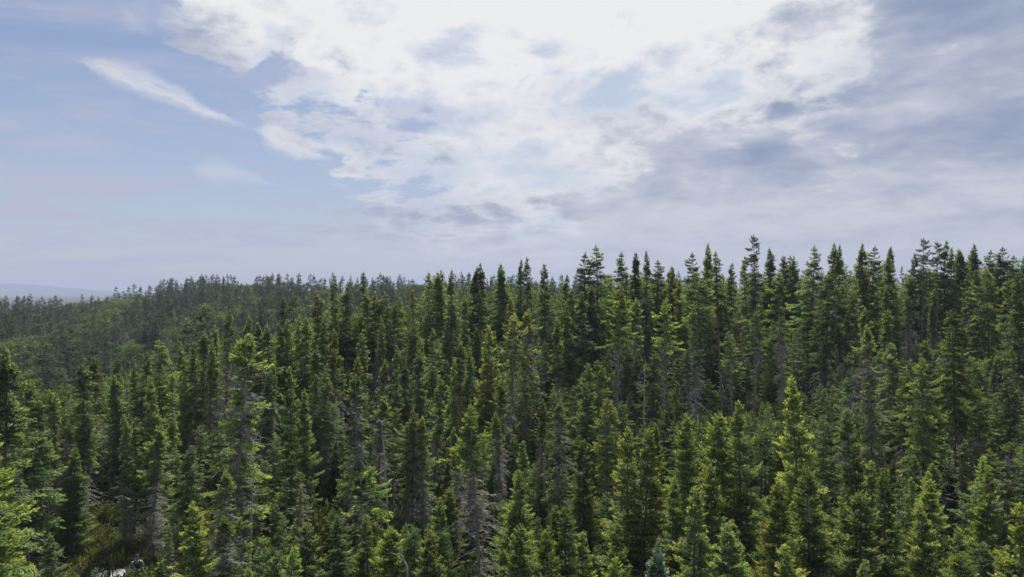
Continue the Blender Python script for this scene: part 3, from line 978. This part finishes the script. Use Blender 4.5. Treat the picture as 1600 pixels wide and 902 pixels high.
# ------------------------------------------------------------------ single broadleaf trees
for px, top, D, H, W, lab in [
        (532, 482, 62, 8.2, 2.4, 'dull green round-headed birch below the dark crest spruce, left of centre'),
        (633, 482, 66, 7.5, 1.7, 'bright lime-green birch gleaming between dark spruces at the crest'),
        (46, 568, 84, 6.5, 1.5, 'small round bright green birch in the valley at the left edge'),
        (98, 596, 52, 6.5, 2.2, 'wide yellow-green birch behind the spruces at the left, valley side'),
        (205, 520, 120, 8.0, 2.2, 'olive green birch in the valley beyond the left spruces'),
        (270, 492, 150, 9.0, 2.6, 'yellow-green birch high in the valley below the far hill')]:
    x, y = world_xy(px, D)
    g = tz(x, y)
    Hh = max(3.5, CAM_H - (top - HZN) / FPX * D - g)
    cm, tm = broadleaf(int(px), H=Hh, W=W, n=3600, leaf=0.17)
    o = empty('birch_tree', (x, y, g - 0.05))
    link(bpy.data.objects.new('trunk', tm.mesh('birch_trunk', [M_BARK], True)), o)
    c = link(bpy.data.objects.new('crown', cm.mesh('birch_crown', [M_BIRCH])), o)
    k_ = 1.35 if 'bright' in lab else 1.0
    c.color = (k_, k_ * 1.05, k_ * 0.8, 1)
    tag(o, lab, 'birch tree', 'birches among the spruces')

# ------------------------------------------------------------------ the tall spruce with its lower branches dead, front centre
def dead_branch(seed, L):
    r_ = np.random.default_rng(seed)
    mb = MB()
    ss = np.linspace(0, 1, 7)
    pts = np.stack([ss * L, 0.05 * np.sin(ss * 5 + seed), L * (0.12 * ss - (0.5 + 0.3 * r_.random()) * ss ** 2 + 0.5 * np.maximum(0, ss - 0.6) ** 2)], -1)
    mb.tubes(pts[None], (0.017 * (1 - 0.85 * ss))[None], 5)
    nt = 15
    s_ = r_.uniform(0.2, 0.97, nt)
    p0 = np.stack([np.interp(s_, ss, pts[:, j]) for j in range(3)], -1)
    u = r_.choice([-1.0, 1.0], nt)
    tl_ = 0.34 * L * (1.15 - s_) * r_.uniform(0.5, 1.2, nt)
    p1 = p0 + np.stack([tl_ * 0.6, u * tl_ * 0.8, r_.normal(-0.05, 0.06, nt)], -1)
    mb.tubes(np.stack([p0, (p0 + p1) / 2 + r_.normal(0, 0.02, p0.shape), p1], 1), np.tile(np.array([0.010, 0.008, 0.003]), (nt, 1)), 3)
    return mb.mesh('dead_branch', [M_LIMB], True)


DEADB = [dead_branch(300 + j, 0.75 + 0.12 * j) for j in range(6)]


def hero():
    px, top, D = 735, 633, 30.0
    x, y = world_xy(px, D)
    xb = world_xy(752, D)[0]
    g = tz(xb, y)
    H = CAM_H - (top - HZN) / FPX * D - g
    root = empty('spruce_tree', (xb, y, g - 0.05))
    lean = -math.atan2(x - xb, H)
    cm, lm, tm = spruce(91, R0=1.9, live=0.30, style='spire', gap=0.10, whorl=0.17, per=7, per_m=80, shoot=0.9, h0=0.40, dead_len=0.75, bend=0.12, lobes=0.3)
    s = H / 10
    for nm, mb, m in (('trunk', tm, M_GREY), ('limbs', lm, M_LIMB), ('crown', cm, M_NEEDLE)):
        o = link(bpy.data.objects.new(nm, mb.mesh('hero_' + nm, [m], nm != 'crown')), root)
        o.color = (1.15, 1.10, 0.8, 1)
    r_ = np.random.default_rng(5)
    for j in range(62):
        z = r_.uniform(0.6, 5.2)
        o = link(bpy.data.objects.new('branch', DEADB[int(r_.integers(6))]), root)
        o.location = (0.02, 0.0, z)
        o.rotation_euler = (0, r_.normal(0.05, 0.16), r_.uniform(0, 2 * PI))
        k_ = r_.uniform(0.7, 1.2)
        o.scale = (k_, k_, k_)
    root.scale = (s * 1.05, s * 1.05, s)
    root.rotation_euler = (0, -lean, 0)
    tag(root, 'tall spruce with yellow-green tip above bare grey drooping dead branches, front centre', 'spruce tree', 'spruces of the boreal forest')


hero()


def snag(name, pts, r0, mat, label, twigs, seed, cat='dead tree'):
    """a bare dead stem through world points, from its foot upwards"""
    r_ = np.random.default_rng(seed)
    P = np.array(pts, float)
    root = empty(name, P[0])
    P = P - P[0]
    k_ = np.linspace(0, 1, 16)
    kk = np.linspace(0, 1, len(P))
    c = np.stack([np.interp(k_, kk, P[:, j]) for j in range(3)], -1)
    c[1:-1] += r_.normal(0, 0.012, c[1:-1].shape)
    mb = MB()
    mb.tubes(c[None], (r0 * (1 - 0.72 * k_))[None], 7)
    link(bpy.data.objects.new('trunk', mb.mesh(name + '_trunk', [mat], True)), root)
    for j in range(twigs):
        u = r_.uniform(0.35, 0.99)
        p0 = np.array([np.interp(u, k_, c[:, q]) for q in range(3)])
        a = r_.uniform(0, 2 * PI)
        L = r_.uniform(0.25, 0.75) * (1.15 - u * 0.6)
        e = p0 + np.array([math.cos(a) * L, math.sin(a) * L, r_.normal(0.0, 0.12) * L])
        mb = MB()
        mid = (p0 + e) / 2 + np.array([0, 0, -0.04])
        mb.tubes(np.stack([p0, mid, e])[None], np.array([[0.012, 0.009, 0.004]]), 4)
        t2 = e + np.array([math.cos(a + .7), math.sin(a + .7), -.2]) * L * .3
        mb.tubes(np.stack([mid, (mid + t2) / 2, t2])[None], np.array([[0.007, 0.005, 0.003]]), 3)
        link(bpy.data.objects.new('branch', mb.mesh('snag_branch', [mat], True)), root)
    tag(root, label, cat, None)


def at(px, py, D):
    return ((px - 800) / FPX * D, D, CAM_H - (py - HZN) / FPX * D)


def foot(px, D):
    x, y = world_xy(px, D)
    return (x, y, tz(x, y) - 0.1)


snag('dead_tree', [foot(609, 34), at(604, 760, 34), at(600, 700, 34), at(596, 660, 34), at(591, 655, 34)], 0.052, M_DEAD, 'pale leaning bare stem with hooked top among dark spruces, left of centre', 14, 1)
snag('dead_tree', [foot(392, 29.5), at(393, 805, 29.5), at(395, 765, 29.5), at(396, 738, 29.5)], 0.042, M_DEAD, 'short pale bare birch stem with stubby twigs against dark shade', 9, 2)
snag('dead_sapling', [foot(648, 22.5), at(636, 888, 22.5), at(624, 858, 22.5)], 0.06, M_DEAD, 'thin grey leaning pole below a young spruce at the bottom edge', 3, 3)
snag('fallen_log', [foot(262, 38.5), at(240, 794, 39), at(200, 779, 40), at(188, 775, 40)], 0.055, M_PALE, 'thin pale fallen stem hung at a slant above the clearing', 4, 4)
snag('dead_tree', [foot(1044, 47), at(1041, 600, 47), at(1038, 500, 47)], 0.10, M_BARK, 'tall straight grey trunk rising in the dark gap right of centre', 16, 5)
snag('dead_tree', [foot(1131, 46), at(1126, 590, 46), at(1122, 500, 46)], 0.10, M_BARK, 'tall grey trunk beside a dark gap above the bright front spruces', 16, 6)
snag('dead_tree', [foot(1008, 44), at(1006, 640, 44), at(1008, 560, 44)], 0.07, M_DEAD, 'crooked pale thin trunk under a leafy spruce top, just right of centre', 8, 7)

# ------------------------------------------------------------------ path, person, shrubs and undergrowth of the clearing
def build_path():
    P = np.array(PATH, float)
    kk = np.linspace(0, 1, len(P))
    k_ = np.linspace(0, 1, 150)
    # smooth the centre line
    c = np.stack([np.interp(k_, kk, P[:, j]) for j in range(2)], -1)
    for _ in range(60):
        c[1:-1] = (c[:-2] + 2 * c[1:-1] + c[2:]) / 4
    d = unit(np.gradient(c, axis=0))
    nrm = np.stack([-d[:, 1], d[:, 0]], -1)
    off = np.linspace(-0.7, 0.7, 9)
    r_ = np.random.default_rng(3)
    w = 1 + 0.10 * np.sin(k_ * 60) + r_.normal(0, 0.05, 150)
    xy = c[:, None] + nrm[:, None] * (off[None, :, None] * w[:, None, None])
    z = terrain(xy[..., 0], xy[..., 1]) + 0.06 - 0.07 * (np.abs(off) > 0.65)[None]
    v = np.concatenate([xy, z[..., None]], -1)
    idx = np.arange(150 * 9).reshape(150, 9)
    q = np.stack([idx[:-1, :-1], idx[1:, :-1], idx[1:, 1:], idx[:-1, 1:]], -1)
    mb = MB()
    mb.add(v, q)
    m, t, out = new_mat('pale_gravel')
    geo = t.nodes.new('ShaderNodeNewGeometry')
    a = noise(t, geo.outputs['Position'], 1.3, 5)
    b = noise(t, geo.outputs['Position'], 34.0, 4, 0.7)
    col = mixc(t, a.ramp(0.3, 0.7), (0.40, 0.39, 0.39), (0.50, 0.49, 0.49))
    col = mixc(t, b.ramp(0.40, 0.75), col, (0.24, 0.23, 0.22))
    p = t.nodes.new('ShaderNodeBsdfPrincipled')
    p.inputs['Roughness'].default_value = 0.95
    t.links.new(col, p.inputs['Base Color'])
    bp_ = t.nodes.new('ShaderNodeBump')
    bp_.inputs['Distance'].default_value = 0.02
    t.links.new(b.v, bp_.inputs['Height'])
    t.links.new(bp_.outputs[0], p.inputs['Normal'])
    t.links.new(p.outputs[0], out.inputs[0])
    o = link(bpy.data.objects.new('path', mb.mesh('path', [m], True)))
    tag(o, 'pale grey gravel path beside the person in the clearing', kind='structure')


build_path()


def skin(name, verts, edges, radii, mat, parent=None, root=0, sub=2):
    me = bpy.data.meshes.new(name)
    me.from_pydata(verts, edges, [])
    me.materials.append(mat)
    o = link(bpy.data.objects.new(name, me), parent)
    o.modifiers.new('skin', 'SKIN')
    sd = o.modifiers.new('smooth', 'SUBSURF')
    sd.levels = sd.render_levels = sub
    lay = me.skin_vertices[0].data if me.skin_vertices else None
    if lay is None:
        bpy.context.view_layer.objects.active = o
        lay = me.skin_vertices[0].data
    for i, r in enumerate(radii):
        lay[i].radius = r if isinstance(r, tuple) else (r, r)
    lay[root].use_root = True
    o.modifiers['skin'].use_smooth_shade = True
    return o


def ellipsoid(name, c, r, mat, parent, cut=None, seg=16):
    mb = MB()
    th = np.linspace(0.001, PI - 0.001, 10)
    ph = np.linspace(0, 2 * PI, seg, endpoint=False)
    v = np.stack([np.sin(th)[:, None] * np.cos(ph) * r[0] + c[0], np.sin(th)[:, None] * np.sin(ph) * r[1] + c[1], np.cos(th)[:, None] * np.ones(seg) * r[2] + c[2]], -1)
    if cut is not None:
        v[..., 2] = np.maximum(v[..., 2], cut)
    idx = np.arange(10 * seg).reshape(10, seg)
    nx = np.roll(idx, -1, 1)
    mb.add(v, np.stack([idx[:-1], idx[1:], nx[1:], nx[:-1]], -1))
    return link(bpy.data.objects.new(name, mb.mesh(name, [mat], True)), parent)


def rounded_box(name, c, s, mat, parent=None, bev=0.015):
    import bmesh
    bm = bmesh.new()
    bmesh.ops.create_cube(bm, size=1)
    bmesh.ops.scale(bm, vec=s, verts=bm.verts)
    bmesh.ops.translate(bm, vec=c, verts=bm.verts)
    bmesh.ops.bevel(bm, geom=bm.edges[:], offset=bev, segments=2, affect='EDGES')
    me = bpy.data.meshes.new(name)
    bm.to_mesh(me)
    bm.free()
    me.materials.append(mat)
    return link(bpy.data.objects.new(name, me), parent)


def person():
    m_skin = plain_mat('skin', (0.42, 0.26, 0.19), 0.6, 0.08)
    m_shirt = plain_mat('grey_cloth', (0.21, 0.22, 0.24), 0.9, 0.15)
    m_black = plain_mat('black_cloth', (0.018, 0.018, 0.024), 0.85, 0.2)
    m_dark = plain_mat('dark_navy_trousers', (0.022, 0.024, 0.040), 0.9, 0.2)
    m_boot = plain_mat('dark_boots', (0.03, 0.026, 0.022), 0.7, 0.2)
    m_eye = plain_mat('eye', (0.02, 0.015, 0.012), 0.3, 0.1)
    x, y, _ = at(214, 900, 32.3)
    g = max(tz(x, y), tz(x - 0.1, y)) + 0.01
    V, Ed, Rr = [], [], []

    def chain(pts, start=None):
        prev = start
        for (p, r) in pts:
            V.append(p)
            Rr.append(r)
            if prev is not None:
                Ed.append((prev, len(V) - 1))
            prev = len(V) - 1
        return prev

    pel = chain([((0, 0, 0.95), (0.145, 0.105))])
    ch = chain([((0, 0.0, 1.12), (0.135, 0.095)), ((0, 0.01, 1.34), (0.165, 0.11))], pel)
    nk = chain([((0, 0.01, 1.47), 0.062), ((0, -0.005, 1.535), 0.056)], ch)
    chain([((0, -0.015, 1.59), (0.068, 0.085)), ((0, -0.012, 1.65), (0.078, 0.095)), ((0, -0.005, 1.715), (0.064, 0.078))], nk)
    for sx_ in (-1, 1):
        w = chain([((sx_ * 0.175, 0.01, 1.41), 0.062), ((sx_ * 0.235, 0.035, 1.24), 0.048), ((sx_ * 0.26, 0.03, 1.11), 0.041), ((sx_ * 0.19, -0.12, 1.08), 0.036), ((sx_ * 0.125, -0.235, 1.09), 0.026)], ch)
        hd = chain([((sx_ * 0.105, -0.275, 1.10), 0.030)], w)
        for q, (dx_, dz_, ln) in enumerate([(-0.9, 0.028, 0.052), (-1, 0.010, 0.058), (-1, -0.010, 0.054), (-0.9, -0.028, 0.044)]):
            chain([((sx_ * (0.105 + 0.012), -0.300, 1.10 + dz_), 0.009), ((sx_ * (0.105 - 0.012), -0.318, 1.10 + dz_), 0.009), ((sx_ * (0.105 - ln * 0.7), -0.312, 1.10 + dz_ * 1.1), 0.008)], hd)
        chain([((sx_ * 0.085, -0.262, 1.135), 0.010), ((sx_ * 0.062, -0.278, 1.150), 0.009)], hd)
        chain([((sx_ * 0.095, 0.0, 0.86), 0.088), ((sx_ * 0.105, -0.015, 0.52), 0.060), ((sx_ * 0.112, 0.015, 0.30), 0.055), ((sx_ * 0.115, 0.02, 0.10), 0.040), ((sx_ * 0.12, -0.09, 0.045), 0.036), ((sx_ * 0.125, -0.15, 0.035), 0.028)], pel)
    body = skin('person', V, Ed, Rr, m_skin)
    # face
    for sx_ in (-1, 1):
        ellipsoid('eye', (sx_ * 0.032, -0.098, 1.650), (0.011, 0.008, 0.008), m_eye, body)
        ellipsoid('ear', (sx_ * 0.082, -0.005, 1.635), (0.012, 0.020, 0.030), m_skin, body)
    ellipsoid('nose', (0, -0.112, 1.628), (0.013, 0.018, 0.020), m_skin, body)
    ellipsoid('mouth', (0, -0.098, 1.592), (0.024, 0.008, 0.006), plain_mat('lips', (0.30, 0.13, 0.11), 0.5, 0.1), body)
    # clothes
    shirt = skin('jacket', [(0, 0, 0.93), (0, 0, 1.12), (0, 0.01, 1.34), (0, 0.01, 1.455)] + [p for s_ in (-1, 1) for p in ((s_ * 0.175, 0.01, 1.40), (s_ * 0.235, 0.035, 1.24), (s_ * 0.26, 0.03, 1.11), (s_ * 0.19, -0.12, 1.08), (s_ * 0.135, -0.21, 1.09))],
                 [(0, 1), (1, 2), (2, 3), (2, 4), (4, 5), (5, 6), (6, 7), (7, 8), (2, 9), (9, 10), (10, 11), (11, 12), (12, 13)],
                 [(0.175, 0.13), (0.165, 0.122), (0.190, 0.135), 0.075] + [0.082, 0.066, 0.058, 0.050, 0.040] * 2, m_shirt, body)
    skin('trousers', [(0, 0, 0.98)] + [p for s_ in (-1, 1) for p in ((s_ * 0.095, 0, 0.85), (s_ * 0.105, -0.015, 0.52), (s_ * 0.112, 0.01, 0.30), (s_ * 0.115, 0.015, 0.13))],
         [(0, 1), (1, 2), (2, 3), (3, 4), (0, 5), (5, 6), (6, 7), (7, 8)], [(0.165, 0.125)] + [0.108, 0.084, 0.078, 0.070] * 2, m_dark, body)
    for s_ in (-1, 1):
        skin('boot', [(s_ * 0.115, 0.02, 0.16), (s_ * 0.116, 0.01, 0.06), (s_ * 0.12, -0.09, 0.055), (s_ * 0.125, -0.16, 0.045)], [(0, 1), (1, 2), (2, 3)], [0.062, 0.060, (0.05, 0.05), (0.042, 0.036)], m_boot, body)
        mb = MB()
        a_ = np.linspace(-0.35, PI - 0.5, 9)
        pts_ = np.stack([np.full(9, s_ * 0.105), -0.145 * np.cos(a_), 1.33 + 0.16 * np.sin(a_)], -1)
        mb.tubes(pts_[None], np.full((1, 9), 0.028), 6)
        link(bpy.data.objects.new('strap', mb.mesh('strap', [m_black], True)), body)
    rounded_box('chest_pack', (0, -0.150, 1.275), (0.24, 0.07, 0.20), m_black, body, 0.02)
    rounded_box('backpack', (0, 0.20, 1.25), (0.30, 0.17, 0.44), m_black, body, 0.05)
    cap = ellipsoid('cap', (0, -0.005, 1.685), (0.098, 0.112, 0.088), m_black, body, cut=1.675)
    rounded_box('cap_brim', (0, -0.135, 1.680), (0.15, 0.10, 0.014), m_black, cap, 0.006)
    body.location = (x, y, g)
    body.rotation_euler = (0, 0, R(26))
    tag(body, 'person in grey jacket, black cap and black chest pack standing on the path', 'person')
    # the remote control in both hands
    c = empty('remote_controller', (x, y, g), R(26))
    m_c = plain_mat('pale_plastic', (0.55, 0.55, 0.56), 0.4, 0.05)
    rounded_box('body', (0, -0.305, 1.105), (0.15, 0.07, 0.035), m_c, c, 0.012)
    rounded_box('screen', (0, -0.345, 1.160), (0.15, 0.012, 0.085), plain_mat('dark_screen', (0.02, 0.02, 0.025), 0.15, 0.1), c, 0.004)
    for s_ in (-1, 1):
        ellipsoid('stick', (s_ * 0.045, -0.295, 1.132), (0.006, 0.006, 0.014), m_boot, c)
    tag(c, 'small pale remote controller held in the hands of the person', 'controller')


person()


def shrub(px, top, D, W, n, leaf, mat, label, seed, name='willow_shrub', cat='shrub', H=None):
    r_ = np.random.default_rng(seed)
    x, y = world_xy(px, D)
    g = tz(x, y)
    H = H or max(0.8, CAM_H - (top - HZN) / FPX * D - g)
    root = empty(name, (x, y, g - 0.03))
    st = MB()
    ns = 14
    a = r_.uniform(0, 2 * PI, ns)
    rr = W * np.sqrt(r_.uniform(0.02, 1, ns))
    hh = H * (1 - 0.35 * (rr / W) ** 2) * r_.uniform(0.75, 1.0, ns)
    end = np.stack([np.cos(a) * rr, np.sin(a) * rr, hh], -1)
    mid = end * np.array([0.4, 0.4, 0.55]) + r_.normal(0, 0.05, end.shape)
    st.tubes(np.stack([end * 0.03, mid, end], 1), np.tile(np.array([0.022, 0.014, 0.005]), (ns, 1)), 4)
    link(bpy.data.objects.new('stems', st.mesh('shrub_stems', [M_LIMB], True)), root)
    u = r_.uniform(0.35, 1.05, n)[:, None]
    i = r_.integers(0, ns, n)
    p = np.where(u < 0.5, mid[i] * (u / 0.5), mid[i] + (end[i] - mid[i]) * ((u - 0.5) / 0.5)) + r_.normal(0, 0.11, (n, 3)) * (W / 0.9)
    d = unit(r_.normal(0, 1, (n, 3)) + np.array([0, 0, 0.6]))
    sd = unit(np.cross(d, r_.normal(0, 1, (n, 3))))
    ln = leaf * r_.uniform(0.6, 1.3, n)
    cm = MB()
    cm.leaves(np.stack([p, p + d * (ln * .5)[:, None] + sd * (ln * .28)[:, None], p + d * ln[:, None], p + d * (ln * .5)[:, None] - sd * (ln * .28)[:, None]], 1), r_.uniform(0, 1, n))
    link(bpy.data.objects.new('foliage', cm.mesh('shrub_leaves', [mat])), root)
    tag(root, label, cat, 'leafy shrubs at the edge of the clearing')


shrub(14, 884, 29, 1.1, 1100, 0.11, M_SHRUB, 'pale yellow-green leafy shrub in the bottom left corner', 1)
shrub(42, 889, 28, 0.9, 900, 0.11, M_SHRUB, 'pale yellow-green shrub second from the bottom left corner', 2)
shrub(88, 874, 29.5, 0.95, 1000, 0.11, M_SHRUB, 'pale yellow-green shrub with bare twigs, bottom edge, nearest the clearing', 3)
shrub(118, 893, 31, 0.8, 700, 0.10, M_HERB, 'low olive shrub at the bottom edge of the clearing', 4)
shrub(161, 796, 40.5, 0.9, 900, 0.09, M_HERB, 'dry tan bush at the back of the clearing', 5, H=1.5)
shrub(231, 882, 31.6, 0.8, 900, 0.10, M_SHRUB, 'yellow-green bush right beside the person', 6, H=1.3)
shrub(150, 843, 37.5, 1.2, 1300, 0.09, M_HERB, 'low brownish heath bush in the middle of the clearing', 7, H=0.8)
shrub(178, 868, 36.5, 1.1, 1200, 0.09, M_HERB, 'low olive heath bush behind the path', 8, H=0.6)
shrub(196, 846, 38.0, 1.0, 1000, 0.09, M_SHRUB, 'small green bush behind the person', 9, H=0.9)

TUFT = []
for j in range(5):
    r_ = np.random.default_rng(400 + j)
    n = 46
    p = np.stack([r_.normal(0, 0.16, n), r_.normal(0, 0.16, n), r_.uniform(-0.03, 0.16, n)], -1)
    d = unit(np.stack([r_.normal(0, .6, n), r_.normal(0, .6, n), np.ones(n)], -1))
    sd = unit(np.cross(d, r_.normal(0, 1, (n, 3))))
    ln = r_.uniform(0.08, 0.22, n)
    mb = MB()
    mb.leaves(np.stack([p, p + d * (ln * .5)[:, None] + sd * (ln * .17)[:, None], p + d * ln[:, None], p + d * (ln * .5)[:, None] - sd * (ln * .17)[:, None]], 1), r_.uniform(0, 1, n))
    TUFT.append(mb.mesh('tuft', [M_SHRUB if j == 0 else M_HERB]))
M_MOSS = foliage_mat('moss_and_heath', (0.035, 0.050, 0.020), (0.075, 0.085, 0.030), 0.25)
for j in (1, 2):
    me_ = TUFT[j].copy()
    me_.materials[0] = M_MOSS
    TUFT.append(me_)
up_, ur, us, ui = [], [], [], []
for _ in range(3600):
    x, y = rng.uniform(-31, -9), rng.uniform(24, 46)
    if path_dist(x, y) < 0.95:
        continue
    up_.append((x, y, tz(x, y) - 0.02))
    ur.append((0, 0, rng.uniform(0, 6.28)))
    k_ = rng.uniform(0.7, 1.9) if y > 34.6 or x > -16 else rng.uniform(0.4, 0.8)
    us.append((k_, k_, k_ * rng.uniform(0.6, 1.2)))
    ui.append(int(rng.integers(5)))
for _ in range(9000):                                     # and the floor between the trunks
    y = rng.uniform(20, 70)
    x = rng.uniform(-0.85, 0.85) * y
    if path_dist(x, y) < 0.95 or math.hypot(x - CLEAR[0], y - CLEAR[1]) < 4.5:
        continue
    up_.append((x, y, tz(x, y) - 0.02))
    ur.append((0, 0, rng.uniform(0, 6.28)))
    k_ = rng.uniform(1.6, 4.2)
    us.append((k_, k_, k_ * rng.uniform(0.5, 1.1)))
    ui.append(5 + int(rng.integers(2)))
instancer('undergrowth', TUFT, up_, ur, us, ui, kind='stuff', label='low heath and moss plants covering the clearing and forest floor')

# ------------------------------------------------------------------ air: thin even haze round everything
def haze():
    me = bpy.data.meshes.new('haze')
    x0, x1, y0, y1, z0, z1 = -7200, 7200, -7200, 7200, -10, 112
    me.from_pydata([(x0, y0, z0), (x1, y0, z0), (x1, y1, z0), (x0, y1, z0), (x0, y0, z1), (x1, y0, z1), (x1, y1, z1), (x0, y1, z1)], [],
                   [(0, 3, 2, 1), (4, 5, 6, 7), (0, 1, 5, 4), (1, 2, 6, 5), (2, 3, 7, 6), (3, 0, 4, 7)])
    m, t, out = new_mat('pale_air')
    v = t.nodes.new('ShaderNodeVolumePrincipled')
    v.inputs['Color'].default_value = (0.44, 0.50, 0.67, 1)
    v.inputs['Density'].default_value = 0.00030
    v.inputs['Anisotropy'].default_value = 0.0
    t.links.new(v.outputs[0], out.inputs['Volume'])
    me.materials.append(m)
    o = link(bpy.data.objects.new('haze', me))
    tag(o, 'thin pale summer haze in the air', kind='stuff')


haze()
